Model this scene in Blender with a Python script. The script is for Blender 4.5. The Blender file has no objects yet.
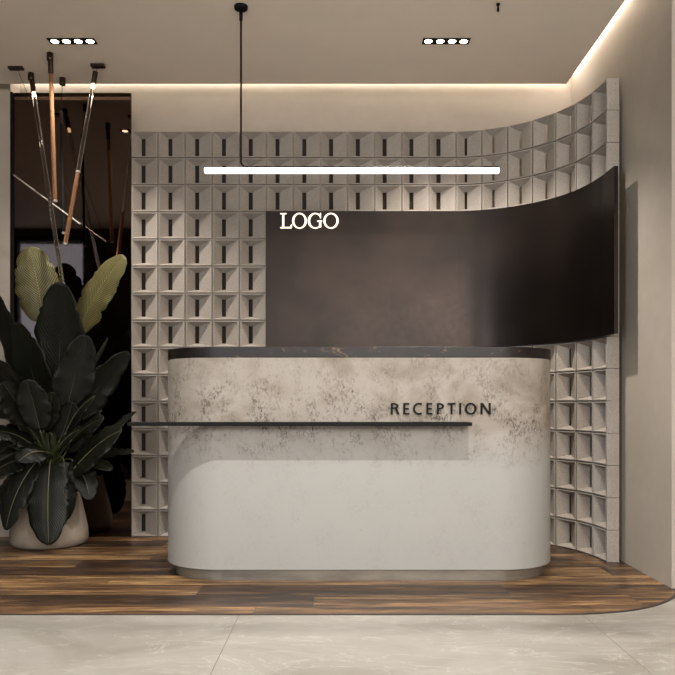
import bpy, bmesh, math, random
from mathutils import Vector, Matrix
random.seed(7)
PI = math.pi
sc = bpy.context.scene
COL = sc.collection

# ------------------------------------------------------------------ basics
CAMZ = 0.877
F = 760.0
VX, VY = 340.0, 405.0


def P(px, py, D):
    """a point at distance D seen at that place of the photograph"""
    return Vector(((px - VX) * D / F, D, CAMZ + (VY - py) * D / F))


def lin(c):
    return tuple(((v / 255) / 12.92 if v / 255 <= 0.04045 else ((v / 255 + 0.055) / 1.055) ** 2.4) for v in c) + (1.0,)


def dk(c, k=0.70):
    return tuple(v * k for v in lin(c)[:3]) + (1.0,)


def dk8(c): return dk(c, 0.80)


def link(o):
    COL.objects.link(o)
    return o


def tag(o, label=None, cat=None, group=None, kind=None):
    if label: o['label'] = label
    if cat: o['category'] = cat
    if group: o['group'] = group
    if kind: o['kind'] = kind
    return o


def empty(name, loc, label, cat, group=None):
    o = bpy.data.objects.new(name, None)
    o.location = loc
    o.empty_display_size = 0.1
    link(o)
    return tag(o, label, cat, group)


def obj(name, bm, mat, parent=None, smooth=False, origin=None):
    """bm in world coordinates; parent keeps world placement (unrotated parents only)"""
    me = bpy.data.meshes.new(name)
    off = Vector((0, 0, 0))
    if origin is not None: off = Vector(origin)
    if parent is not None:
        base = Vector((0, 0, 0)); p = parent
        while p is not None:
            base += p.location; p = p.parent
    else:
        base = Vector((0, 0, 0))
    if origin is None and parent is not None: off = base
    bmesh.ops.translate(bm, verts=bm.verts, vec=-off)
    bmesh.ops.recalc_face_normals(bm, faces=bm.faces)
    bm.to_mesh(me); bm.free()
    if smooth:
        for p_ in me.polygons: p_.use_smooth = True
    o = bpy.data.objects.new(name, me)
    o.location = off - base
    me.materials.append(mat)
    link(o)
    if parent is not None: o.parent = parent
    return o


def box(bm, x0, x1, y0, y1, z0, z1, bev=0.0):
    vs = [bm.verts.new(v) for v in ((x0, y0, z0), (x1, y0, z0), (x1, y1, z0), (x0, y1, z0), (x0, y0, z1), (x1, y0, z1), (x1, y1, z1), (x0, y1, z1))]
    fs = []
    for f in ((0, 3, 2, 1), (4, 5, 6, 7), (0, 1, 5, 4), (1, 2, 6, 5), (2, 3, 7, 6), (3, 0, 4, 7)):
        fs.append(bm.faces.new([vs[i] for i in f]))
    if bev > 0:
        es = {e for f in fs for e in f.edges}
        bmesh.ops.bevel(bm, geom=list(es), offset=bev, segments=2, affect='EDGES', profile=0.5)
    return bm


def boxes(lst, bev=0.0):
    bm = bmesh.new()
    for b in lst: box(bm, *b, bev=bev)
    return bm


def struct(name, bm, mat, **k):
    o = obj(name, bm, mat, **k)
    o['kind'] = 'structure'
    return o


def frame_of(d):
    d = d.normalized()
    up = Vector((0, 0, 1)) if abs(d.z) < 0.95 else Vector((1, 0, 0))
    a = d.cross(up).normalized()
    return a, d.cross(a).normalized()


def tube(bm, pts, rad, n=10, cap=True):
    pts = [Vector(p) for p in pts]
    if not hasattr(rad, '__len__'): rad = [rad] * len(pts)
    rings = []
    a, b = frame_of(pts[1] - pts[0])
    for i, p in enumerate(pts):
        if i == 0: d = pts[1] - pts[0]
        elif i == len(pts) - 1: d = pts[-1] - pts[-2]
        else: d = (pts[i + 1] - pts[i]).normalized() + (pts[i] - pts[i - 1]).normalized()
        d.normalize()
        a = (a - d * a.dot(d)).normalized()
        b = d.cross(a).normalized()
        rings.append([bm.verts.new(p + (a * math.cos(2 * PI * k / n) + b * math.sin(2 * PI * k / n)) * rad[i]) for k in range(n)])
    for i in range(len(rings) - 1):
        for k in range(n):
            bm.faces.new((rings[i][k], rings[i][(k + 1) % n], rings[i + 1][(k + 1) % n], rings[i + 1][k]))
    if cap:
        bm.faces.new(rings[0][::-1]); bm.faces.new(rings[-1])
    return bm


def lathe(bm, c, prof, n=48, capb=True, capt=False):
    rings = []
    for r, z in prof:
        rings.append([bm.verts.new((c[0] + r * math.cos(2 * PI * k / n), c[1] + r * math.sin(2 * PI * k / n), c[2] + z)) for k in range(n)])
    for i in range(len(rings) - 1):
        for k in range(n):
            bm.faces.new((rings[i][k], rings[i][(k + 1) % n], rings[i + 1][(k + 1) % n], rings[i + 1][k]))
    if capb: bm.faces.new(rings[0][::-1])
    if capt: bm.faces.new(rings[-1])
    return bm


# ------------------------------------------------------------------ materials
class N:
    def __init__(s, name):
        s.m = bpy.data.materials.new(name); s.m.use_nodes = True
        s.t = s.m.node_tree; s.n = s.t.nodes; s.l = s.t.links
        s.b = s.n['Principled BSDF']
        s._tc = None

    def tc(s, w='Object'):
        if s._tc is None: s._tc = s.n.new('ShaderNodeTexCoord')
        return s._tc.outputs[w]

    def map(s, vec, scale=(1, 1, 1), loc=(0, 0, 0), rot=(0, 0, 0)):
        m = s.n.new('ShaderNodeMapping'); s.l.new(vec, m.inputs[0])
        m.inputs['Scale'].default_value = scale; m.inputs['Location'].default_value = loc
        m.inputs['Rotation'].default_value = rot
        return m.outputs[0]

    def noise(s, vec, scale, detail=5, rough=0.55, dist=0.0, out='Fac'):
        t = s.n.new('ShaderNodeTexNoise'); s.l.new(vec, t.inputs['Vector'])
        t.inputs['Scale'].default_value = scale; t.inputs['Detail'].default_value = detail
        t.inputs['Roughness'].default_value = rough; t.inputs['Distortion'].default_value = dist
        return t.outputs[out]

    def ramp(s, fac, stops):
        r = s.n.new('ShaderNodeValToRGB'); s.l.new(fac, r.inputs[0])
        e = r.color_ramp.elements
        while len(e) < len(stops): e.new(0.5)
        for i, (p, c) in enumerate(stops):
            e[i].position = p
            e[i].color = c if hasattr(c, '__len__') else (c, c, c, 1)
        return r.outputs[0]

    def mix(s, fac, a, b, mode='MIX'):
        m = s.n.new('ShaderNodeMix'); m.data_type = 'RGBA'; m.blend_type = mode
        for i, v in ((0, fac), (6, a), (7, b)):
            if hasattr(v, 'is_output') or hasattr(v, 'links'): s.l.new(v, m.inputs[i])
            else: m.inputs[i].default_value = v
        return m.outputs[2]

    def math(s, op, a, b=0.0, c=0.0):
        m = s.n.new('ShaderNodeMath'); m.operation = op
        for i, v in enumerate((a, b, c)):
            if hasattr(v, 'links'): s.l.new(v, m.inputs[i])
            else: m.inputs[i].default_value = v
        return m.outputs[0]

    def bump(s, h, strength=0.3, dist=0.01):
        b = s.n.new('ShaderNodeBump'); s.l.new(h, b.inputs['Height'])
        b.inputs['Strength'].default_value = strength; b.inputs['Distance'].default_value = dist
        s.l.new(b.outputs[0], s.b.inputs['Normal'])

    def set(s, **k):
        names = {'color': 'Base Color', 'rough': 'Roughness', 'metal': 'Metallic', 'ior': 'IOR', 'trans': 'Transmission Weight',
                 'emit': 'Emission Color', 'power': 'Emission Strength', 'alpha': 'Alpha', 'spec': 'Specular IOR Level', 'coat': 'Coat Weight', 'coatr': 'Coat Roughness'}
        for key, v in k.items():
            i = s.b.inputs[names[key]]
            if hasattr(v, 'links'): s.l.new(v, i)
            else: i.default_value = v
        return s


def plain(name, c, rough=0.5, metal=0.0, noise_amt=0.08, **k):
    g = N(name)
    nz = g.noise(g.tc(), 6.0, 4)
    c = lin(c)
    lo = tuple(v * (1 - noise_amt) for v in c[:3]) + (1,); hi = tuple(min(1, v * (1 + noise_amt)) for v in c[:3]) + (1,)
    g.set(color=g.ramp(nz, [(0.3, lo), (0.7, hi)]), rough=rough, metal=metal, **k)
    return g.m


def emissive(name, c, power):
    g = N(name); g.set(color=lin(c), emit=lin(c), power=power, rough=0.5)
    return g.m


M = {}
M['ceiling'] = plain('ceiling_paint', (228, 215, 198), 0.85, noise_amt=0.02)
M['black'] = plain('black_metal', (9, 7, 6), 0.6, 0.0, spec=0.15)
M['bronze'] = plain('dark_bronze', (52, 38, 30), 0.38, 0.7)
M['dark_wall'] = plain('dark_brown_panelling', (62, 46, 40), 0.5)
M['trim'] = plain('trim_dark', (48, 36, 28), 0.5)
M['slot_shade'] = plain('slot_shade_brown', (34, 25, 19), 0.9)
M['lamp'] = emissive('lamp_glow', (255, 236, 214), 14.0)
M['bar'] = emissive('bar_diffuser', (255, 244, 230), 3.5)
M['led'] = emissive('led_cove', (255, 245, 230), 22.0)
M['letter_glow'] = emissive('letter_glow', (255, 238, 218), 0.85)
M['bulb'] = emissive('bulb_glow', (255, 226, 190), 5.0)

g = N('plaster_wall')
n1 = g.noise(g.tc(), 1.6, 5, 0.6, 0.6); n2 = g.noise(g.tc(), 14, 5)
c = g.ramp(n1, [(0.3, dk((170, 158, 144))), (0.7, dk((184, 172, 158)))])
c = g.mix(g.ramp(n2, [(0.35, 0.0), (0.8, 0.25)]), c, dk((158, 145, 130)))
g.set(color=c, rough=0.62); g.bump(n2, 0.08, 0.004)
M['plaster'] = g.m

g = N('breeze_block_concrete')
n1 = g.noise(g.tc(), 3.0, 4); n2 = g.noise(g.tc(), 160, 3, 0.7)
c = g.ramp(n1, [(0.3, dk8((156, 146, 136))), (0.7, dk8((170, 160, 150)))])
c = g.mix(g.ramp(n2, [(0.42, 0.35), (0.56, 0.0)]), c, dk8((116, 104, 92)))
g.set(color=c, rough=0.85); g.bump(n2, 0.5, 0.004)
M['block'] = g.m

g = N('bronze_panel')
n1 = g.noise(g.tc(), 2.0, 4); n2 = g.noise(g.map(g.tc(), (1, 1, 1)), 30, 3)
g.set(color=g.ramp(n1, [(0.3, lin((29, 24, 22))), (0.7, lin((42, 34, 30)))]), metal=0.85, rough=g.ramp(n2, [(0.3, 0.31), (0.7, 0.35)]))
M['panel'] = g.m

g = N('smoked_mirror')
n1 = g.noise(g.tc(), 0.8, 2)
g.set(color=g.ramp(n1, [(0.3, lin((84, 72, 66))), (0.7, lin((90, 77, 70)))]), metal=1.0, rough=0.03)
M['mirror'] = g.m

# counter: patinated lime plaster, worn in the upper half
g = N('patinated_plaster')
tc = g.tc()
sep = g.n.new('ShaderNodeSeparateXYZ'); g.l.new(tc, sep.inputs[0])
big = g.noise(g.map(tc, (1.0, 1, 1.3)), 2.4, 6, 0.6, 0.4)
med = g.noise(g.map(tc, (1.0, 1, 0.8)), 9, 10, 0.78, 0.3)
fin = g.noise(g.map(tc, (1.3, 1, 0.8)), 70, 6, 0.8)
base = g.ramp(big, [(0.32, dk((130, 114, 97))), (0.50, dk((168, 158, 146))), (0.72, dk((136, 119, 102)))])
hz = g.math('MULTIPLY_ADD', sep.outputs['Z'], 1 / 0.26, -0.56 / 0.26)
hz = g.math('MINIMUM', g.math('MAXIMUM', hz, 0.0), 1.0)          # worn coat above, clean coat below
peak = g.math('SUBTRACT', 1.0, g.math('MINIMUM', g.math('ABSOLUTE', g.math('MULTIPLY', g.math('SUBTRACT', sep.outputs['Z'], 0.80), 1 / 0.28)), 1.0))
base = g.mix(hz, dk((170, 167, 161)), base)
st = g.math('MULTIPLY', g.ramp(med, [(0.47, 0.0), (0.60, 1.0)]), g.ramp(fin, [(0.46, 0.0), (0.56, 1.0)]))
amt = g.math('MULTIPLY', st, g.math('MULTIPLY_ADD', peak, 0.85, g.math('MULTIPLY', hz, 0.40)))
amt = g.math('MAXIMUM', amt, g.math('MULTIPLY', st, 0.10))
c = g.mix(amt, base, dk((76, 62, 50)))
spk = g.math('MULTIPLY', g.ramp(g.noise(tc, 34, 5, 0.7), [(0.64, 0.0), (0.70, 0.55)]), g.math('MULTIPLY_ADD', hz, 0.4, 0.6))
c = g.mix(spk, c, dk((126, 112, 98)))
g.set(color=c, rough=0.6); g.bump(med, 0.12, 0.004)
M['counter'] = g.m

g = N('dark_marble')
n1 = g.noise(g.map(g.tc(), (0.9, 1, 2.0)), 9, 9, 0.75, 0.9)
c = g.ramp(n1, [(0.40, lin((18, 13, 11))), (0.58, lin((30, 22, 18))), (0.66, lin((110, 82, 56))), (0.69, lin((34, 25, 20)))])
g.set(color=c, rough=0.4, spec=0.25)
M['marble'] = g.m

g = N('plinth_steel')
n1 = g.noise(g.map(g.tc(), (1, 1, 4)), 5, 5)
g.set(color=g.ramp(n1, [(0.3, lin((104, 97, 88))), (0.7, lin((136, 128, 116)))]), rough=0.35, metal=0.45)
M['plinth'] = g.m

# walnut planks
g = N('walnut_planks')
tc = g.tc(); sep = g.n.new('ShaderNodeSeparateXYZ'); g.l.new(tc, sep.inputs[0])
W = 0.2; L = 1.45
ry = g.math('DIVIDE', g.math('SUBTRACT', sep.outputs['Y'], 3.107), W)
row = g.math('FLOOR', ry)
wn = g.n.new('ShaderNodeTexWhiteNoise'); wn.noise_dimensions = '1D'; g.l.new(row, wn.inputs['W'])
rx = g.math('ADD', g.math('DIVIDE', sep.outputs['X'], L), g.math('MULTIPLY', wn.outputs[0], 7.3))
pl = g.math('FLOOR', rx)
cmb = g.n.new('ShaderNodeCombineXYZ'); g.l.new(pl, cmb.inputs[0]); g.l.new(row, cmb.inputs[1])
w2 = g.n.new('ShaderNodeTexWhiteNoise'); w2.noise_dimensions = '2D'; g.l.new(cmb.outputs[0], w2.inputs['Vector'])
add = g.n.new('ShaderNodeVectorMath'); add.operation = 'MULTIPLY_ADD'
g.l.new(w2.outputs['Color'], add.inputs[0]); add.inputs[1].default_value = (9, 9, 9); g.l.new(tc, add.inputs[2])
gr = g.noise(g.map(add.outputs[0], (0.9, 9, 1)), 2.4, 7, 0.62, 0.9)
gf = g.noise(g.map(add.outputs[0], (1.3, 55, 1)), 3.5, 7, 0.78, 0.4)
v = g.math('ADD', gr, g.math('MULTIPLY_ADD', w2.outputs['Value'], 0.26, -0.13))
c = g.ramp(v, [(0.36, lin((40, 26, 17))), (0.47, lin((80, 56, 36))), (0.58, lin((126, 94, 60))), (0.72, lin((184, 146, 100)))])
c = g.mix(g.ramp(gf, [(0.42, 0.85), (0.55, 0.0)]), c, lin((44, 30, 20)))
fy = g.math('FRACT', ry); fx = g.math('FRACT', rx)
gap = g.math('MAXIMUM', g.math('LESS_THAN', fy, 0.012), g.math('LESS_THAN', fx, 0.002))
c = g.mix(gap, c, lin((30, 20, 14)))
g.set(color=c, rough=g.ramp(gf, [(0.3, 0.42), (0.7, 0.32)])); g.bump(gf, 0.12, 0.003)
M['wood'] = g.m

# stone tiles
g = N('stone_tiles')
tc = g.tc(); sep = g.n.new('ShaderNodeSeparateXYZ'); g.l.new(tc, sep.inputs[0])
n1 = g.noise(g.map(tc, (1, 1.6, 1)), 1.5, 8, 0.62, 1.2)
n2 = g.noise(tc, 9, 7, 0.6, 0.6)
vn = g.noise(g.map(tc, (1, 2.2, 1), rot=(0, 0, 0.35)), 1.7, 7, 0.55, 2.2)
vein = g.ramp(g.math('ABSOLUTE', g.math('SUBTRACT', vn, 0.52)), [(0.0, 0.45), (0.010, 0.0)])
c = g.ramp(n1, [(0.3, dk((138, 132, 122))), (0.5, dk((160, 155, 146))), (0.72, dk((174, 169, 161)))])
c = g.mix(g.ramp(n2, [(0.45, 0.0), (0.75, 0.4)]), c, dk8((142, 132, 120)))
c = g.mix(vein, c, dk8((198, 192, 182)))
fx = g.math('FRACT', g.math('ADD', g.math('DIVIDE', g.math('ADD', sep.outputs['X'], 0.425), 1.443), 20.0))
fy = g.math('FRACT', g.math('ADD', g.math('DIVIDE', g.math('SUBTRACT', sep.outputs['Y'], 3.197), 1.443), 20.0))
gap = g.math('MAXIMUM', g.math('LESS_THAN', fx, 0.0022), g.math('LESS_THAN', fy, 0.0022))
c = g.mix(gap, c, dk8((104, 96, 86)))
g.set(color=c, rough=0.38)
M['tile'] = g.m

g = N('concrete_pot')
n1 = g.noise(g.tc(), 5, 6, 0.6, 0.5); n2 = g.noise(g.tc(), 60, 4)
g.set(color=g.ramp(n1, [(0.3, dk((136, 122, 106))), (0.7, dk((172, 158, 142)))]), rough=0.8); g.bump(n2, 0.2, 0.003)
M['pot'] = g.m
g = N('soil')
g.set(color=g.ramp(g.noise(g.tc(), 40, 5), [(0.3, lin((24, 18, 14))), (0.7, lin((56, 42, 32)))]), rough=1.0)
M['soil'] = g.m


def leaf_mat(name, c0, c1, rim):
    g = N(name)
    uv = g.tc('UV')
    sp = g.n.new('ShaderNodeSeparateXYZ'); g.l.new(uv, sp.inputs[0])
    av = g.math('ABSOLUTE', g.math('SUBTRACT', sp.outputs['Y'], 0.5))
    ph = g.math('ADD', g.math('MULTIPLY', sp.outputs['X'], 26.0), g.math('MULTIPLY', av, -16.0))
    wv = g.math('SINE', g.math('MULTIPLY', ph, 6.28))
    col = g.ramp(g.math('MULTIPLY_ADD', wv, 0.5, 0.5), [(0.0, c0), (1.0, c1)])
    nz = g.noise(g.map(uv, (3, 3, 1)), 2.0, 4)
    col = g.mix(g.ramp(nz, [(0.35, 0.0), (0.75, 0.5)]), col, rim)
    g.set(color=col, rough=0.42, spec=0.3); g.bump(wv, 0.25, 0.003)
    tr = g.n.new('ShaderNodeBsdfTranslucent'); g.l.new(col, tr.inputs[0])
    mx = g.n.new('ShaderNodeMixShader'); mx.inputs[0].default_value = 0.18
    out = g.n['Material Output']
    g.l.new(g.b.outputs[0], mx.inputs[1]); g.l.new(tr.outputs[0], mx.inputs[2]); g.l.new(mx.outputs[0], out.inputs[0])
    return g.m


M['leaf'] = leaf_mat('leaf_green_shaded', lin((12, 13, 7)), lin((25, 27, 15)), lin((10, 10, 6)))  # shade of the lower foliage put into the colour
M['leaf_lit'] = leaf_mat('leaf_olive_lit', lin((54, 50, 26)), lin((120, 112, 70)), lin((56, 50, 28)))  # same foliage, lamp light on the two top leaves put into the colour
M['rib'] = plain('midrib_pale', (104, 99, 70), 0.5)
M['rib_dark'] = plain('midrib_green', (62, 62, 42), 0.5)
M['petiole'] = plain('petiole_green', (52, 60, 32), 0.45)

g = N('clear_glass')
g.set(color=(0.95, 0.93, 0.9, 1), trans=1.0, rough=0.02, ior=1.45)
M['glass'] = g.m
g = N('amber_glass')
g.set(color=lin((196, 148, 108)), trans=0.85, rough=0.08, ior=1.45)
M['amber'] = g.m
M['copper'] = plain('copper_rod', (196, 128, 78), 0.3, 0.9)
M['steel_rod'] = plain('pale_steel_rod', (170, 158, 150), 0.35, 0.8)
g = N('window_glass')
g.set(color=(0.75, 0.82, 0.9, 1), trans=1.0, rough=0.0, ior=1.05)
M['pane'] = g.m

# ------------------------------------------------------------------ room shell
ZC = 2.96
tile = struct('floor', boxes([(-4.6, 3.6, -3.0, 5.3, -0.06, -0.004)]), M['tile'])

# walnut floor with the quarter-round end against the right wall
R_ = 0.62
ctl = [(0.78, 3.197), (0.90, 3.197), (1.042, 3.207), (1.20, 3.243), (1.324, 3.302), (1.445, 3.396), (1.545, 3.515), (1.585, 3.60), (1.60, 3.65)]
arc = []
for i in range(1, len(ctl) - 2):
    for k in range(5):
        t = k / 5; q = []
        for ax in (0, 1):
            p0, p1, p2, p3 = (ctl[i + d][ax] for d in (-1, 0, 1, 2))
            q.append(0.5 * (2 * p1 + (p2 - p0) * t + (2 * p0 - 5 * p1 + 4 * p2 - p3) * t * t + (3 * p1 - p0 - 3 * p2 + p3) * t ** 3))
        arc.append(tuple(q))
edge = [(-4.6, 3.197)] + arc + [(1.584, 3.60), (1.585, 3.64)]
bm = bmesh.new()
outl = edge + [(1.585, 5.2), (-4.6, 5.2)]
lo = [bm.verts.new((x, y, -0.004)) for x, y in outl]; hi = [bm.verts.new((x, y, 0.0)) for x, y in outl]
bm.faces.new(hi); bm.faces.new(lo[::-1])
for i in range(len(outl)):
    j = (i + 1) % len(outl); bm.faces.new((lo[i], lo[j], hi[j], hi[i]))
struct('floor', bm, M['wood'])
bm = bmesh.new()
W_ = 0.012
ins = []
for i, (x, y) in enumerate(edge):
    p0 = Vector(edge[max(0, i - 1)]); p1 = Vector(edge[min(len(edge) - 1, i + 1)])
    t = (p1 - p0).normalized(); n = Vector((t.y, -t.x))
    ins.append((x + n.x * W_, y + n.y * W_))
prev = None
for (x0, y0), (x1, y1) in zip(edge, ins):
    r = [bm.verts.new(v) for v in ((x0, y0, -0.004), (x0, y0, 0.0005), (x1, y1, 0.0005), (x1, y1, -0.004))]
    if prev:
        for k in range(4): bm.faces.new((prev[k], prev[(k + 1) % 4], r[(k + 1) % 4], r[k]))
    else: bm.faces.new(r[::-1])
    prev = r
bm.faces.new(prev)
struct('trim_1', bm, M['trim'])

struct('ceiling', boxes([(-4.6, 1.468, -3.0, 4.93, ZC, ZC + 0.022), (1.468, 3.6, -3.0, 3.632, ZC, ZC + 0.022)]), M['ceiling'])
struct('ceiling', boxes([(-4.6, 3.6, -3.0, 5.3, 3.2, 3.26)]), M['ceiling'])
struct('wall_back', boxes([(-4.7, 1.585, 5.2, 5.3, -0.06, 3.2)]), M['plaster'])
struct('wall_left', boxes([(-4.6, -2.19, 5.05, 5.2, 0.0, 3.2)]), M['plaster'])
struct('wall_left', boxes([(-4.7, -4.6, 1.15, 5.3, -0.06, 3.2)]), M['plaster'])
struct('wall_right', boxes([(1.585, 3.6, 3.632, 5.3, -0.06, 3.2)]), M['plaster'])
struct('wall_right', boxes([(3.6, 3.7, -3.0, 5.3, -0.06, 3.26)]), M['plaster'])
# wall with a glazed door beside the entrance, seen only in the smoked mirror
struct('wall_entrance', boxes([(-4.6, -3.86, 1.05, 1.15, -0.06, 3.2), (-3.0, -2.3, 1.05, 1.15, -0.06, 3.2), (-3.86, -3.0, 1.05, 1.15, 2.87, 3.2)]), M['dark_wall'])
struct('wall_entrance', boxes([(-2.4, -2.3, -3.0, -2.0, -0.06, 3.2), (-2.4, -2.3, -1.0, 1.05, -0.06, 3.2), (-2.4, -2.3, -2.0, -1.0, -0.06, 0.3), (-2.4, -2.3, -2.0, -1.0, 2.6, 3.2)]), M['dark_wall'])
dr = struct('door_1', boxes([(-3.86, -3.82, 1.06, 1.14, 0, 2.87), (-3.04, -3.0, 1.06, 1.14, 0, 2.87), (-3.82, -3.04, 1.06, 1.14, 2.82, 2.87), (-3.82, -3.04, 1.06, 1.14, 0, 0.06)]), M['black'])
obj('pane', boxes([(-3.82, -3.04, 1.095, 1.105, 0.06, 2.82)]), M['pane'], dr)
# wall behind the camera, and a window in the side wall
struct('wall_front', boxes([(-2.4, 3.7, -3.1, -3.0, -0.06, 3.26)]), M['plaster'])
struct('window_1', boxes([(-2.3, -2.27, -2.0, -1.95, 0.3, 2.6), (-2.3, -2.27, -1.05, -1.0, 0.3, 2.6), (-2.3, -2.27, -1.95, -1.05, 0.3, 0.35), (-2.3, -2.27, -1.95, -1.05, 2.55, 2.6)]), M['black'])

# LED strips in the two coves, on the edge of the lowered ceiling
struct('trim_2', boxes([(-4.5, 1.54, 5.165, 5.185, 3.10, 3.11)]), M['led'])
struct('trim_3', boxes([(1.555, 1.575, 3.66, 5.15, 3.125, 3.135)]), M['led'])

# smoked mirror panel
struct('trim_4', boxes([(-2.19, -2.174, 5.045, 5.2, 0.0, 2.955)]), M['black'])
mr = tag(obj('mirror_panel', boxes([(-2.174, -1.392, 5.06, 5.08, 0.0, 2.955)]), M['mirror']),
         'tall smoked dark brown mirror behind the leafy potted plant', 'mirror')

# ------------------------------------------------------------------ breeze block screen
BW = 0.18
XL = -1.389
YF = 5.05
NF = 12
NC = 7
CW = 0.1695
pts = [Vector((XL + BW * i, YF)) for i in range(NF + 1)]
heads = [math.radians(a) for a in (9.3, 23.7, 36.7, 48.8, 61.5, 74.0, 83.5)]
for h in heads:
    p = pts[-1]; pts.append(Vector((p.x + CW * math.cos(h), p.y - CW * math.sin(h))))


def nrm(h): return Vector((math.sin(h), math.cos(h)))


seg_h = [0.0] * NF + heads
node_h = [0.0] + [(seg_h[i] + seg_h[i + 1]) / 2 for i in range(len(seg_h) - 1)] + [math.radians(89)]
XEND, YEND = pts[-1]


def block(bm, i, z0):
    a, b = pts[i], pts[i + 1]
    na, nb = nrm(node_h[i]), nrm(node_h[i + 1])
    w = (b - a).length
    nm = nrm(seg_h[i])

    def v(u, z, d):
        t = u / w
        n = na * (1 - t) + nb * t
        n = n / max(1e-6, n.dot(nm))
        p = a * (1 - t) + b * t + n * d
        return bm.verts.new((p.x, p.y, z0 + z))

    def ring(u0, u1, v0, v1, d): return [v(u0, v0, d), v(u1, v0, d), v(u1, v1, d), v(u0, v1, d)]
    e = 0.0040; r = 0.0088; k = w / BW
    sc_ = w / 2 - 0.021 * k
    hw = 0.0135 if i < NF else 0.0075
    s0, s1 = sc_ - hw, sc_ + hw
    zc = BW / 2 - 0.001
    rings = [ring(0, w, 0, BW, 0.066), ring(0, w, 0, BW, 0.022), ring(e, w - e, e, BW - e, 0.022), ring(e, w - e, e, BW - e, 0.0006),
             ring(r, w - r, r, BW - r, 0.0), ring(s0, s1, zc - 0.059, zc + 0.056, 0.058), ring(s0, s1, zc - 0.059, zc + 0.056, 0.062), ring(s0 - 0.02, s1 + 0.02, zc - 0.070, zc + 0.070, 0.066)]
    for q in range(len(rings)):
        A, B = rings[q], rings[(q + 1) % len(rings)]
        for j in range(4): bm.faces.new((A[j], A[(j + 1) % 4], B[(j + 1) % 4], B[j]))


screen = empty('breeze_block_screen', (XL, YF, 0.0), 'curved grey screen wall of square perforated breeze blocks behind the reception counter', 'screen wall')
bm = bmesh.new()
for i in range(NF + NC):
    for j in range(15): block(bm, i, j * BW)
obj('block_lattice', bm, M['block'], screen)
obj('slot_shade_board', boxes([(XL + 0.001, XL + BW * (NF + 0.6), YF + 0.085, YF + 0.097, 0.0, 2.695)]), M['slot_shade'], screen)  # added dark sheet, stands in for the shade behind the flat slots
bm = bmesh.new()
for j in range(15): box(bm, XEND - 0.001, XEND + 0.0675, YEND - 0.012, YEND - 0.0005, j * BW + 0.0015, (j + 1) * BW - 0.0015)
obj('end_pier', bm, M['block'], screen)

# ------------------------------------------------------------------ curved dark panel
def head_at(t):
    q = t * NC - 0.5
    hs = [0.0] + heads + [math.radians(88)]
    q = max(0.0, min(NC, q + 1)); i = min(NC, int(q)); f_ = q - i
    return hs[i] * (1 - f_) + hs[min(NC + 1, i + 1)] * f_


s_end = NC * CW
steps = 70
x, y = pts[NF]
path = [(XL + 5 * BW + 0.0, YF, 0.0), (x, y, 0.0)]
for k in range(steps):
    h = head_at((k + 0.5) / steps)
    x += s_end / steps * math.cos(h); y -= s_end / steps * math.sin(h)
    path.append((x, y, head_at((k + 1) / steps)))
hE = math.radians(88)
for k in range(1, 7):
    path.append((x + 0.028 * k * math.cos(hE), y - 0.028 * k * math.sin(hE), hE))
pz0, pz1 = 1.2605, 2.1595
bm = bmesh.new(); prev = None
for (x, y, h) in path:
    n = nrm(h)
    a = Vector((x, y)) - n * 0.004; b = Vector((x, y)) - n * 0.026
    r = [bm.verts.new(v) for v in ((a.x, a.y, pz0), (b.x, b.y, pz0), (b.x, b.y, pz1), (a.x, a.y, pz1))]
    if prev:
        for k in range(4): bm.faces.new((prev[k], prev[(k + 1) % 4], r[(k + 1) % 4], r[k]))
    else: bm.faces.new(r[::-1])
    prev = r
bm.faces.new(prev)
pn = obj('display_panel', bm, M['panel'], smooth=True)
pn.data.set_sharp_from_angle(angle=math.radians(40))
tag(pn, 'wide curved dark bronze panel carrying the glowing logo, fixed across the block screen', 'panel')


# ------------------------------------------------------------------ letters
def poly_prism(bm, pts2, y0, y1):
    """pts2: list of (x,z)"""
    n = len(pts2)
    a = [bm.verts.new((x, y0, z)) for x, z in pts2]; b = [bm.verts.new((x, y1, z)) for x, z in pts2]
    bm.faces.new(a); bm.faces.new(b[::-1])
    for i in range(n): bm.faces.new((a[i], a[(i + 1) % n], b[(i + 1) % n], b[i]))


def ring_prism(bm, outer, inner, y0, y1, closed=True):
    n = len(outer)
    oa = [bm.verts.new((x, y0, z)) for x, z in outer]; ia = [bm.verts.new((x, y0, z)) for x, z in inner]
    ob = [bm.verts.new((x, y1, z)) for x, z in outer]; ib = [bm.verts.new((x, y1, z)) for x, z in inner]
    for i in range(n if closed else n - 1):
        j = (i + 1) % n
        for q in ((oa[i], oa[j], ia[j], ia[i]), (ob[i], ib[i], ib[j], ob[j]), (oa[i], ob[i], ob[j], oa[j]), (ia[i], ia[j], ib[j], ib[i])): bm.faces.new(q)
    if not closed:
        bm.faces.new((oa[0], ia[0], ib[0], ob[0])); bm.faces.new((oa[-1], ob[-1], ib[-1], ia[-1]))


def ell(cx, cz, rx, rz, a0=0, a1=2 * PI, n=40, closed=True):
    m = n if closed else n - 1
    return [(cx + rx * math.cos(a0 + (a1 - a0) * k / m), cz + rz * math.sin(a0 + (a1 - a0) * k / m)) for k in range(n)]


def stroke_poly(x0, z0, x1, z1, w):
    d = Vector((x1 - x0, z1 - z0)).normalized(); n = Vector((-d.y, d.x)) * w / 2
    return [(x0 + n.x, z0 + n.y), (x1 + n.x, z1 + n.y), (x1 - n.x, z1 - n.y), (x0 - n.x, z0 - n.y)]


# RECEPTION, letters on the counter front (body front at CF)
CF = 3.76
lety = (CF - 0.010, CF - 0.0006)
H = 0.0565; ZB = CAMZ - 9.4 / 202.1; sw = 0.0092
sign = empty('reception_sign', (0.5, CF, ZB), 'dark raised capital letters reading RECEPTION on the counter front', 'sign')


def lx(px): return (px - VX) / 202.1


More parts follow.
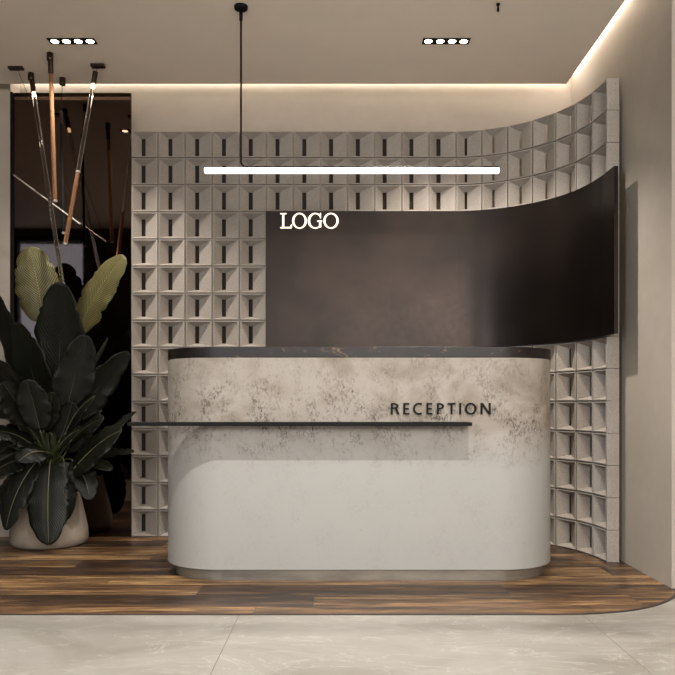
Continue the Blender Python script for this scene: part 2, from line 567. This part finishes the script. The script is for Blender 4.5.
glyph = [('R', 390.8, 399.4), ('E', 403.2, 409.2), ('C', 412.9, 421.9), ('E', 426.3, 432.2), ('P', 436.8, 443.8), ('T', 447.4, 455.3), ('I', 458.9, 461.0), ('O', 464.9, 476.1), ('N', 480.4, 490.4)]
for ch, a, b in glyph:
    x0, x1 = lx(a), lx(b); w = x1 - x0; bm = bmesh.new(); z0 = ZB; z1 = ZB + H; y0, y1 = lety
    S = lambda *q: poly_prism(bm, stroke_poly(*q), y0, y1)
    B = lambda xa, xb, za, zb: poly_prism(bm, [(xa, za), (xb, za), (xb, zb), (xa, zb)], y0, y1)
    t = sw * 0.85
    if ch in 'REPN': B(x0, x0 + sw, z0, z1)
    if ch == 'E':
        B(x0 + sw, x1, z0, z0 + t); B(x0 + sw, x1 - .001, z1 - t, z1); B(x0 + sw, x1 - 0.003, z0 + H * .5 - t / 2, z0 + H * .5 + t / 2)
    if ch in 'RP':
        hb = H * (0.52 if ch == 'R' else 0.56); rz = hb / 2; rx = w * (0.62 if ch == 'R' else 0.66); ex = x0 + w - rx if ch == 'P' else x0 + w * 0.9 - rx
        zc = z1 - rz
        o_ = [(x0 + sw, z1)] + ell(ex, zc, rx, rz, PI / 2, -PI / 2, 18, False) + [(x0 + sw, z1 - hb)]
        i_ = [(x0 + sw, z1 - t)] + ell(ex, zc, rx - sw, rz - t, PI / 2, -PI / 2, 18, False) + [(x0 + sw, z1 - hb + t)]
        ring_prism(bm, o_, i_, y0, y1, False)
        if ch == 'R': poly_prism(bm, [(x0 + w * .42, z1 - hb + t), (x0 + w * .42 + sw * 1.1, z1 - hb + t), (x1, z0), (x1 - sw * 1.25, z0)], y0 + 0.0002, y1)
    if ch == 'C':
        ring_prism(bm, ell(x0 + H * .52, (z0 + z1) / 2, H * .52, H * .52, 1.02, 2 * PI - 1.02, 30, False), ell(x0 + H * .52, (z0 + z1) / 2, H * .52 - sw, H * .52 - t, 1.0, 2 * PI - 1.0, 30, False), y0, y1, False)
    if ch == 'T': B(x0, x1, z1 - t, z1); B((x0 + x1 - sw) / 2, (x0 + x1 + sw) / 2, z0, z1 - t)
    if ch == 'I': B((x0 + x1 - sw) / 2, (x0 + x1 + sw) / 2, z0, z1)
    if ch == 'O': ring_prism(bm, ell((x0 + x1) / 2, (z0 + z1) / 2, w / 2, H * .52), ell((x0 + x1) / 2, (z0 + z1) / 2, w / 2 - sw, H * .52 - t), y0, y1)
    if ch == 'N':
        B(x1 - sw, x1, z0, z1); poly_prism(bm, [(x0, z1), (x0 + sw * 1.2, z1), (x1, z0), (x1 - sw * 1.2, z0)], y0 + 0.0002, y1)
    obj('letter', bm, M['black'], sign)

# LOGO, glowing serif letters on the dark panel
PF = YF - 0.026
kx = PF / F
ly0, ly1 = PF - 0.014, PF - 0.0005
logo = empty('logo_sign', ((310 - VX) * kx, PF, 2.04), 'glowing white serif letters reading LOGO on the dark panel', 'sign')


def gx(c): return (265 + c / 7.5 - VX) * kx


zb = CAMZ + (405 - 228.6) * kx; zt = CAMZ + (405 - 213.6) * kx; H = zt - zb
u = 1 / 7.5 * kx
# L
bm = bmesh.new(); B = lambda a, b, c_, d: poly_prism(bm, [(a, c_), (b, c_), (b, d), (a, d)], ly0, ly1)
xa, xb = gx(115), gx(203)
B(xa, xa + 46 * u, zt - 6 * u, zt); B(xa + 15 * u, xa + 30 * u, zb + 8 * u, zt - 6 * u)
poly_prism(bm, [(xa, zb), (xb - 4 * u, zb), (xb + 2 * u, zb + 30 * u), (xb - 5 * u, zb + 30 * u), (xb - 16 * u, zb + 10 * u), (xa, zb + 8 * u)], ly0 + .0002, ly1)
obj('letter', bm, M['letter_glow'], logo)
# O, G, O
for kind, a, b in (('O', 204, 314), ('G', 321, 432), ('O', 438, 552)):
    bm = bmesh.new(); B = lambda a_, b_, c_, d: poly_prism(bm, [(a_, c_), (b_, c_), (b_, d), (a_, d)], ly0, ly1)
    x0, x1 = gx(a), gx(b); cx_ = (x0 + x1) / 2; w = (x1 - x0) / 2; cz = (zt + zb) / 2; rz = H / 2 + 2 * u
    if kind == 'O':
        ring_prism(bm, ell(cx_, cz, w, rz), ell(cx_, cz, w - 15.5 * u, rz - 7 * u), ly0, ly1)
    else:
        cx_ = x0 + 56 * u; w = 56 * u
        ring_prism(bm, ell(cx_, cz, w, rz, 0.72, 2 * PI - 0.75, 40, False), ell(cx_ + 2 * u, cz, w - 15.5 * u, rz - 7 * u, 0.66, 2 * PI - 0.72, 40, False), ly0, ly1, False)
        B(x1 - 26 * u, x1 - 10 * u, zb + 8 * u, cz - 6 * u); B(x1 - 40 * u, x1 - 3 * u, cz - 6 * u, cz + 1 * u)
        B(x1 - 20 * u, x1 - 12 * u, zt - 36 * u, zt + 2 * u)
    obj('letter', bm, M['letter_glow'], logo)


# ------------------------------------------------------------------ reception counter
def rrect(x0, x1, y0, y1, r, n=20):
    out = []
    for cx_, cy_, a in ((x0 + r, y0 + r, PI), (x1 - r, y0 + r, 1.5 * PI), (x1 - r, y1 - r, 0), (x0 + r, y1 - r, PI / 2)):
        for k in range(n + 1): out.append((cx_ + r * math.cos(a + k / n * PI / 2), cy_ + r * math.sin(a + k / n * PI / 2)))
    return out


def prism_z(bm, prof, bevel=0.004):
    """prof: list of (outline, z)"""
    rings = [[bm.verts.new((x, y, z)) for x, y in o_] for o_, z in prof]
    for i in range(len(rings) - 1):
        n = len(rings[i])
        for k in range(n): bm.faces.new((rings[i][k], rings[i][(k + 1) % n], rings[i + 1][(k + 1) % n], rings[i + 1][k]))
    bm.faces.new(rings[0][::-1]); bm.faces.new(rings[-1])
    return bm


X0, X1, Y0, Y1, RC = -0.916, 1.118, CF, CF + 0.68, 0.32
counter = empty('reception_counter', ((X0 + X1) / 2, CF + 0.34, 0), 'long round-ended reception counter in worn pale plaster with dark stone top', 'reception desk')


def off(d): return rrect(X0 + d, X1 - d, Y0 + d, Y1 - d, RC - d)


ob = obj('body', prism_z(bmesh.new(), [(off(0.003), 0.059), (off(0), 0.062), (off(0), 1.110), (off(0.002), 1.112)]), M['counter'], counter, smooth=True, origin=(0, 0, 0))
ob.data.set_sharp_from_angle(angle=math.radians(30))
pb = obj('plinth', prism_z(bmesh.new(), [(off(0.04), 0.0), (off(0.04), 0.059)]), M['plinth'], counter, smooth=True)
pb.data.set_sharp_from_angle(angle=math.radians(30))
tb = obj('countertop', prism_z(bmesh.new(), [(off(0.002), 1.112), (off(-0.001), 1.115), (off(-0.001), 1.164), (off(0.0), 1.165)]), M['marble'], counter, smooth=True)
tb.data.set_sharp_from_angle(angle=math.radians(30))
obj('shelf', boxes([(-1.020, 0.634, CF - 0.115, CF - 0.0005, CAMZ - 0.101, CAMZ - 0.083)], bev=0.001), M['black'], counter)

# ------------------------------------------------------------------ linear pendant over the counter
D_ = 3.97
zb_ = CAMZ + (405 - 170.6) * D_ / F
bx0, bx1 = (204.5 - VX) * D_ / F, (499 - VX) * D_ / F
rodx = (241 - VX) * D_ / F
lp = empty('linear_pendant_light', (rodx, D_, ZC), 'long horizontal glowing bar light hung from one black rod over the counter', 'pendant light')
bm = lathe(bmesh.new(), (rodx, D_, ZC - 0.016), [(0.02, -0.006), (0.034, 0.0), (0.036, 0.006), (0.036, 0.016)], 32, True, True)
obj('canopy', bm, M['black'], lp, smooth=True)
bm = tube(bmesh.new(), [(rodx, D_, ZC - 0.02), (rodx, D_, ZC - 0.075)], [0.010, 0.009], 16)
obj('collar', bm, M['black'], lp, smooth=True)
r = 0.03; zt_ = zb_ + 0.0185
rp = [Vector((rodx, D_, ZC - 0.07)), Vector((rodx, D_, zt_ + r))]
for k in range(1, 9):
    a = PI + k / 8 * PI / 2
    rp.append(Vector((rodx + r + r * math.cos(a), D_, zt_ + r + r * math.sin(a))))
rp.append(Vector((bx1 - 0.002, D_, zt_)))
obj('rod', tube(bmesh.new(), rp, 0.0052, 12), M['black'], lp, smooth=True)
obj('diffuser', boxes([(bx0, bx1, D_ - 0.014, D_ + 0.014, zb_ - 0.0135, zb_ + 0.0135)], bev=0.005), M['bar'], lp)

D2 = 3.945
sx = (498.1 - VX) * D2 / F
sp = empty('ceiling_nozzle', (sx, D2, ZC), 'tiny black nozzle fitting under the ceiling above the right end of the bar light', 'ceiling fitting')
obj('cap', lathe(bmesh.new(), (sx, D2, ZC - 0.006), [(0.005, -0.004), (0.010, 0.0), (0.010, 0.006)], 20, True, True), M['black'], sp, smooth=True)
obj('stem', tube(bmesh.new(), [(sx, D2, ZC - 0.008), (sx, D2, ZC - 0.024), (sx, D2, ZC - 0.026), (sx, D2, ZC - 0.040)], [0.005, 0.005, 0.0065, 0.0065], 14), M['black'], sp, smooth=True)


# ------------------------------------------------------------------ ceiling spots
def spotbox(x, y, label):
    t = empty('recessed_spotlight', (x, y, ZC), label, 'ceiling light', 'four-lamp recessed ceiling spotlights')
    w, d = 0.135, 0.036
    obj('housing', boxes([(x - w, x + w, y - d, y + d, ZC - 0.003, ZC - 0.0003)]), M['black'], t)
    for k in range(4):
        xx = x - w + 2 * w * (k + 0.5) / 4
        obj('lamp', lathe(bmesh.new(), (xx, y, ZC - 0.006), [(0.017, 0.0), (0.022, 0.0025)], 24, True, True), M['lamp'], t)
    return t


spotbox(-1.531, 4.348, 'black recessed strip of four round spotlights above the potted plant and tube lights')
spotbox(0.607, 4.348, 'black recessed strip of four round spotlights above the right half of the counter')


def spot(x, y, power, size, blend, rad=0.02, aim=None, col=(1.0, 0.87, 0.72)):
    l = bpy.data.lights.new('spot_lamp', 'SPOT'); l.energy = power; l.spot_size = math.radians(size); l.spot_blend = blend
    l.shadow_soft_size = rad; l.color = col
    o = bpy.data.objects.new('spot_lamp', l); o.location = (x, y, ZC - 0.02); link(o)
    if aim is not None:
        o.rotation_euler = (Vector(aim) - Vector(o.location)).to_track_quat('-Z', 'Y').to_euler()
    return o


def area(name, loc, sx_, sy_, power, aim, col):
    l = bpy.data.lights.new(name, 'AREA'); l.shape = 'RECTANGLE'; l.size = sx_; l.size_y = sy_; l.energy = power; l.color = col
    o = bpy.data.objects.new(name, l); o.location = loc; link(o)
    o.rotation_euler = (Vector(aim) - Vector(loc)).to_track_quat('-Z', 'Y').to_euler()
    return o


# ------------------------------------------------------------------ tube pendants by the plant
def ceil_at(px, py):
    D = (ZC - CAMZ) * F / (VY - py)
    return Vector(((px - VX) * D / F, D, ZC))


def tube_pendant(mount, cap, tip, rad, mats, label, bar_mount=False, split=None, bulb=True):
    t = empty('tube_pendant_light', mount, label, 'pendant light', 'tube pendant lights above the potted plant')
    mx, my, mz = mount
    if bar_mount:
        obj('canopy', boxes([(mx - 0.042, mx + 0.042, my - 0.02, my + 0.02, ZC - 0.018, ZC - 0.0003)], bev=0.003), M['bronze'], t)
    else:
        obj('canopy', lathe(bmesh.new(), (mx, my, ZC - 0.045), [(0.018, 0.0), (0.019, 0.002), (0.019, 0.0447)], 20, True, True), M['bronze'], t, smooth=True)
    cap = Vector(cap); tip = Vector(tip); d = (tip - cap).normalized()
    obj('wire', tube(bmesh.new(), [Vector((mx, my, ZC - 0.017)), cap], 0.0022, 8), M['black'], t)
    c1 = cap + d * 0.075
    cp = obj('cap', tube(bmesh.new(), [cap - d * 0.004, cap, c1], [rad * 0.8, rad * 1.25, rad * 1.25], 16), M['bronze'], t)
    L_ = (tip - c1).length
    a, b = frame_of(d)
    if split is None:
        obj('glass_tube', tube(bmesh.new(), [c1, tip], rad, 16), M[mats[0]], t, smooth=False)
    else:
        m_ = c1 + d * L_ * split
        obj('glass_tube', tube(bmesh.new(), [c1, m_], rad, 16), M[mats[0]], t)
        obj('joint', tube(bmesh.new(), [m_ + d * 0.0005, m_ + d * 0.012], rad * 1.1, 16), M['steel_rod'], t)
        obj('glass_tube', tube(bmesh.new(), [m_ + d * 0.0125, tip], rad, 16), M[mats[1]], t)
    ends = obj('end_cap', tube(bmesh.new(), [tip + d * 0.0005, tip + d * 0.012], rad * 1.15, 16), M['steel_rod'], t)
    return t, c1, d


tA, c1, d1 = tube_pendant(ceil_at(31, 73), P(32, 81, 4.76), P(62.5, 283, 4.62), 0.0125, ['glass'], 'leaning clear glass tube pendant light reaching down to the plant leaves')
obj('bulb', tube(bmesh.new(), [c1 + d1 * 0.002, c1 + d1 * 0.03], 0.007, 10), M['bulb'], tA)
tB, c2, d2 = tube_pendant(ceil_at(50, 53), P(50.5, 61, 4.50), P(55, 200, 4.50), 0.0125, ['amber'], 'nearly vertical short amber tube pendant light, frontmost of the cluster')
tC, c3, d3 = tube_pendant(ceil_at(98, 64.5), P(95.5, 72, 4.63), P(65.5, 243, 4.55), 0.0125, ['glass', 'amber'], 'slanting tube pendant light, clear glass above and amber below, rightmost of the cluster', True, 0.55)
obj('bulb', tube(bmesh.new(), [c3 + d3 * 0.002, c3 + d3 * 0.03], 0.007, 10), M['bulb'], tC)
# long wire; the thin diagonal rod is a mirror reflection built as an object
mD = ceil_at(16, 67)
tD = empty('tube_pendant_light', mD, 'long pendant wire with a thin grey diagonal rod modelling a reflection in the mirror', 'pendant light', 'tube pendant lights above the potted plant')
obj('canopy', boxes([(mD.x - 0.045, mD.x + 0.045, mD.y - 0.018, mD.y + 0.018, ZC - 0.016, ZC - 0.0003)], bev=0.003), M['bronze'], tD)
eD = P(80, 224, 4.80); sD = P(13.5, 175, 4.80)
obj('wire', tube(bmesh.new(), [mD + Vector((0.01, 0, -0.015)), eD], 0.0018, 8), M['black'], tD)
obj('rod', tube(bmesh.new(), [sD, eD], 0.005, 10), M['steel_rod'], tD)
# small dark one furthest back
mE = ceil_at(62.5, 78)
tE, c5, d5 = tube_pendant(mE, P(61, 112, 4.86), P(63.5, 232, 4.86), 0.009, ['black'], 'thin dark vertical rod pendant light hanging furthest back between the glass tubes')

# ------------------------------------------------------------------ potted plant
pc = Vector((-1.835, 4.80, 0))
plant = empty('potted_plant', pc, 'large leafy plant with paddle-shaped dark green leaves in a tapered concrete pot', 'plant')
bm = lathe(bmesh.new(), pc, [(0.200, 0.0), (0.228, 0.012), (0.236, 0.05), (0.232, 0.10), (0.216, 0.18), (0.195, 0.27), (0.176, 0.345), (0.168, 0.383), (0.160, 0.386), (0.152, 0.380), (0.150, 0.345)], 56, True, False)
obj('pot', bm, M['pot'], plant, smooth=True)
bm = lathe(bmesh.new(), pc, [(0.02, 0.352), (0.08, 0.350), (0.150, 0.346)], 32, True, False)
obj('soil', bm, M['soil'], plant)
crown = pc + Vector((0, 0, 0.35))


def leaf(base, tip, width, face, bend=(0, 0, 0), mat='leaf', rib='rib_dark', fold=0.10, seed=0, stem=True):
    blunt = 0.42 if mat == 'leaf_lit' else 0.50
    rnd = random.Random(seed)
    base = Vector(base); tip = Vector(tip); face = Vector(face).normalized()
    ctrl = (base + tip) / 2 + Vector(bend)
    nu, nv = 30, 10

    def pos(t): return base * (1 - t) ** 2 + ctrl * 2 * t * (1 - t) + tip * t * t

    def tan(t): return ((ctrl - base) * 2 * (1 - t) + (tip - ctrl) * 2 * t).normalized()
    bm = bmesh.new(); uvl = bm.loops.layers.uv.new('UVMap'); grid = []
    p1, p2 = rnd.uniform(0, 6), rnd.uniform(0, 6)
    tears = [1.0] * 40
    for _ in range(3):
        q_ = rnd.randrange(8, 26)
        tears[q_] = rnd.uniform(0.82, 0.92); tears[q_ + 1] = 0.96
    for i in range(nu + 1):
        t = i / nu; c_ = pos(t); tg = tan(t)
        side = tg.cross(face); side = side.normalized(); nn = side.cross(tg).normalized()
        tear = tears[i]
        hw = tear * width / 2 * (math.sin(PI * min(1, t ** 0.86 * 0.985 + 0.012)) ** blunt) + 0.001
        row_ = []
        for j in range(nv + 1):
            s = j / nv * 2 - 1
            rip = 0.055 * math.sin(t * 17 + (p1 if s < 0 else p2)) * abs(s) ** 2.5 + 0.03 * math.sin(t * 41 + p2 + s) * abs(s) ** 3
            lift = (-fold * abs(s) ** 1.3 * 2 + fold * 1.6 * abs(s) ** 0.6 + rip) * hw
            q = c_ + side * s * hw * (1 + 0.03 * math.sin(t * 29 + p1)) + nn * lift
            row_.append(bm.verts.new(q))
        grid.append(row_)
    for i in range(nu):
        for j in range(nv):
            f = bm.faces.new((grid[i][j], grid[i][j + 1], grid[i + 1][j + 1], grid[i + 1][j]))
            for lp_, (ii, jj) in zip(f.loops, ((i, j), (i, j + 1), (i + 1, j + 1), (i + 1, j))): lp_[uvl].uv = (ii / nu, jj / nv)
    o = obj('leaf', bm, M[mat], plant, smooth=True)
    md = o.modifiers.new('thickness', 'SOLIDIFY'); md.thickness = 0.0014; md.offset = 0
    pr = [pos(k / 14 * 0.97) for k in range(15)]
    sd = tan(0.3).cross(face).normalized(); nn = sd.cross(tan(0.3)).normalized()
    obj('midrib', tube(bmesh.new(), [q + nn * 0.001 for q in pr], [0.0030 * (1 - 0.75 * k / 14) for k in range(15)], 8), M[rib], o, smooth=True)
    if stem:
        st = crown + Vector((rnd.uniform(-.05, .05), rnd.uniform(-.05, .05), -0.02))
        dv = base - st
        cc = st + Vector((dv.x * 0.15, dv.y * 0.15, max(0.08, dv.z * 0.75)))
        tg = tan(0)
        c2_ = base - tg * dv.length * 0.25
        sp_ = []
        for k in range(13):
            t = k / 12; sp_.append(st * (1 - t) ** 3 + cc * 3 * t * (1 - t) ** 2 + c2_ * 3 * t * t * (1 - t) + base * t ** 3)
        obj('petiole', tube(bmesh.new(), sp_, [0.010 - 0.005 * k / 12 for k in range(13)], 8), M['petiole'], o, smooth=True)
    return o


LV = [
    # base(px,py,D), tip, width, face, bend, mat
    ((43, 322, 4.84), (29, 247, 4.78), 0.27, (0.15, -1, 0.35), (0.03, -0.03, 0.0), 'leaf_lit', 'rib'),
    ((79, 331, 4.82), (124.5, 256, 4.74), 0.25, (-0.35, -1, 0.35), (-0.03, -0.03, 0.03), 'leaf_lit', 'rib'),
    ((58, 405, 4.66), (60, 282, 4.42), 0.31, (0.05, 1, 0.75), (0, 0.03, 0.02), 'leaf', 'rib_dark'),
    ((30, 412, 4.72), (-12, 285, 4.60), 0.20, (0.5, 1, 0.5), (0.05, 0, 0.05), 'leaf', 'rib_dark'),
    ((45, 420, 4.66), (16, 322, 4.50), 0.26, (0.2, 1, 0.6), (0, 0.02, 0.02), 'leaf', 'rib_dark'),
    ((50, 432, 4.66), (-26, 352, 4.45), 0.28, (0.2, 0.6, 1), (0.02, 0, 0.1), 'leaf', 'rib_dark'),
    ((42, 440, 4.70), (-30, 398, 4.50), 0.26, (0.1, 0.4, 1), (0.0, 0, 0.1), 'leaf', 'rib_dark'),
    ((72, 425, 4.74), (108, 338, 4.66), 0.11, (-0.8, -0.6, 0.3), (-0.03, 0, 0.04), 'leaf', 'rib'),
    ((70, 432, 4.78), (129, 352, 4.78), 0.20, (-0.3, 0.8, 0.6), (-0.02, 0, 0.05), 'leaf', 'rib_dark'),
    ((64, 420, 4.62), (86, 335, 4.50), 0.24, (-0.2, 1, 0.5), (0, 0, 0.02), 'leaf', 'rib_dark'),
    ((70, 474, 4.56), (122, 430, 4.50), 0.27, (-0.15, -0.75, 0.9), (-0.01, 0, 0.06), 'leaf', 'rib'),
    ((73, 461, 4.60), (90, 500, 4.50), 0.15, (0.4, -0.8, 0.5), (0.04, -0.02, 0.03), 'leaf', 'rib'),
    ((50, 464, 4.56), (49, 545, 4.42), 0.255, (0.0, -1, 0.35), (0, -0.05, 0.02), 'leaf', 'rib'),
    ((36, 462, 4.56), (6, 530, 4.46), 0.17, (-0.2, -1, 0.4), (-0.03, -0.05, 0.04), 'leaf', 'rib'),
    ((46, 452, 4.54), (18, 462, 4.40), 0.19, (0, -0.8, 0.8), (0.0, -0.02, 0.05), 'leaf', 'rib'),
    ((66, 432, 4.60), (95, 396, 4.52), 0.16, (-0.3, -0.8, 0.8), (-0.02, 0, 0.05), 'leaf', 'rib'),
    ((60, 440, 4.62), (72, 402, 4.55), 0.15, (0.2, -0.9, 0.5), (0.02, 0, 0.02), 'leaf', 'rib_dark'),
    ((78, 425, 4.62), (97, 412, 4.50), 0.10, (0.2, -0.6, 0.9), (0, 0, 0.03), 'leaf', 'rib'),
    ((88, 455, 4.66), (136, 412, 4.60), 0.17, (-0.2, -0.5, 1), (0, 0, 0.05), 'leaf', 'rib_dark'),
    ((84, 462, 4.70), (134, 452, 4.64), 0.15, (-0.1, -0.3, 1), (0, 0, 0.05), 'leaf', 'rib_dark'),
    ((34, 446, 4.58), (-14, 432, 4.42), 0.22, (0.1, -0.5, 1), (0, 0, 0.07), 'leaf', 'rib_dark'),
    ((30, 458, 4.62), (-16, 480, 4.48), 0.22, (-0.1, -0.7, 0.8), (0, 0, 0.06), 'leaf', 'rib_dark'),
    ((28, 425, 4.60), (2, 382, 4.46), 0.18, (0.3, -0.8, 0.5), (0, 0, 0.03), 'leaf', 'rib_dark'),
    ((40, 430, 4.56), (26, 380, 4.44), 0.20, (0.1, -1, 0.3), (0, 0, 0.03), 'leaf', 'rib_dark'),
    ((22, 470, 4.68), (-8, 520, 4.62), 0.16, (-0.3, -0.8, 0.5), (0, 0, 0.05), 'leaf', 'rib_dark'),
    ((56, 400, 4.84), (100, 372, 4.88), 0.22, (-0.2, -0.6, 0.8), (0, 0, 0.04), 'leaf', 'rib_dark'),
    ((64, 462, 4.58), (66, 520, 4.60), 0.13, (0.3, -1, 0.35), (0.02, -0.03, 0.02), 'leaf', 'rib_dark'),
    ((56, 452, 4.84), (30, 395, 4.90), 0.26, (0.1, -1, 0.5), (0, 0, 0.05), 'leaf', 'rib_dark'),
    ((74, 462, 4.60), (112, 470, 4.50), 0.12, (0.0, -0.5, 1), (0, 0, 0.05), 'leaf', 'rib_dark'),
    ((60, 445, 4.55), (80, 430, 4.44), 0.11, (-0.1, -0.8, 0.7), (0, 0, 0.03), 'leaf', 'rib'),
    ((44, 430, 4.60), (52, 392, 4.50), 0.13, (0.2, -1, 0.3), (0.02, 0, 0.02), 'leaf', 'rib_dark'),
    ((34, 452, 4.58), (8, 446, 4.44), 0.13, (0.1, -0.8, 0.8), (0, 0, 0.05), 'leaf', 'rib'),
    ((24, 440, 4.66), (-8, 462, 4.52), 0.14, (0.2, -0.8, 0.8), (0, 0, 0.06), 'leaf', 'rib_dark'),
    ((72, 440, 4.70), (104, 418, 4.66), 0.13, (-0.2, -0.9, 0.6), (0, 0, 0.04), 'leaf', 'rib_dark'),
    ((66, 452, 4.84), (98, 400, 4.92), 0.24, (-0.1, -1, 0.5), (0, 0, 0.05), 'leaf', 'rib_dark'),
]
for k, (b_, t_, w_, f_, be, m_, r_) in enumerate(LV):
    leaf(P(*b_), P(*t_), w_, f_, be, m_, r_, seed=k + 3)

# ------------------------------------------------------------------ lights
WARM = (1.0, 0.95, 0.88)
SOFT = (1.0, 0.975, 0.94)
spot(-1.531, 4.348, 135, 110, 0.7, 0.03, col=WARM)
spot(0.607, 4.348, 210, 110, 0.7, 0.03, col=WARM)
for x_ in (-1.0, 0.607):
    spot(x_, 2.21, 150, 110, 0.6, 0.02, col=SOFT)
    spot(x_, 0.2, 45, 150, 0.8, 0.04, col=SOFT)
area('window_daylight', (-2.32, -1.5, 1.45), 0.6, 2.2, 170, (3, -1.5, 1.4), (0.80, 0.90, 1.0))
area('front_fill', (1.2, -2.95, 2.15), 3.8, 1.3, 240, (1.2, 3, 1.7), (1.0, 0.97, 0.93))  # added soft fill before the windowless wall behind the camera
area('door_daylight', (-3.43, 1.0, 1.5), 0.78, 2.6, 10, (-3.43, 5, 1.4), (0.75, 0.85, 1.0))

w = bpy.data.worlds.new('World'); sc.world = w; w.use_nodes = True
w.node_tree.nodes['Background'].inputs[0].default_value = (0.55, 0.62, 0.72, 1)
w.node_tree.nodes['Background'].inputs[1].default_value = 0.6

# ------------------------------------------------------------------ camera
cam = bpy.data.cameras.new('camera'); co = bpy.data.objects.new('camera', cam); link(co)
co.location = (0, 0, CAMZ); co.rotation_euler = (PI / 2, 0, 0)
cam.sensor_width = 36; cam.lens = 36 * F / 675
cam.shift_x = -(VX - 337.5) / 675; cam.shift_y = (VY - 337.5) / 675
cam.clip_start = 0.05
sc.camera = co

vs = sc.view_settings
vs.view_transform = 'Standard'; vs.look = 'None'; vs.gamma = 1; vs.exposure = 0.28; vs.use_curve_mapping = False
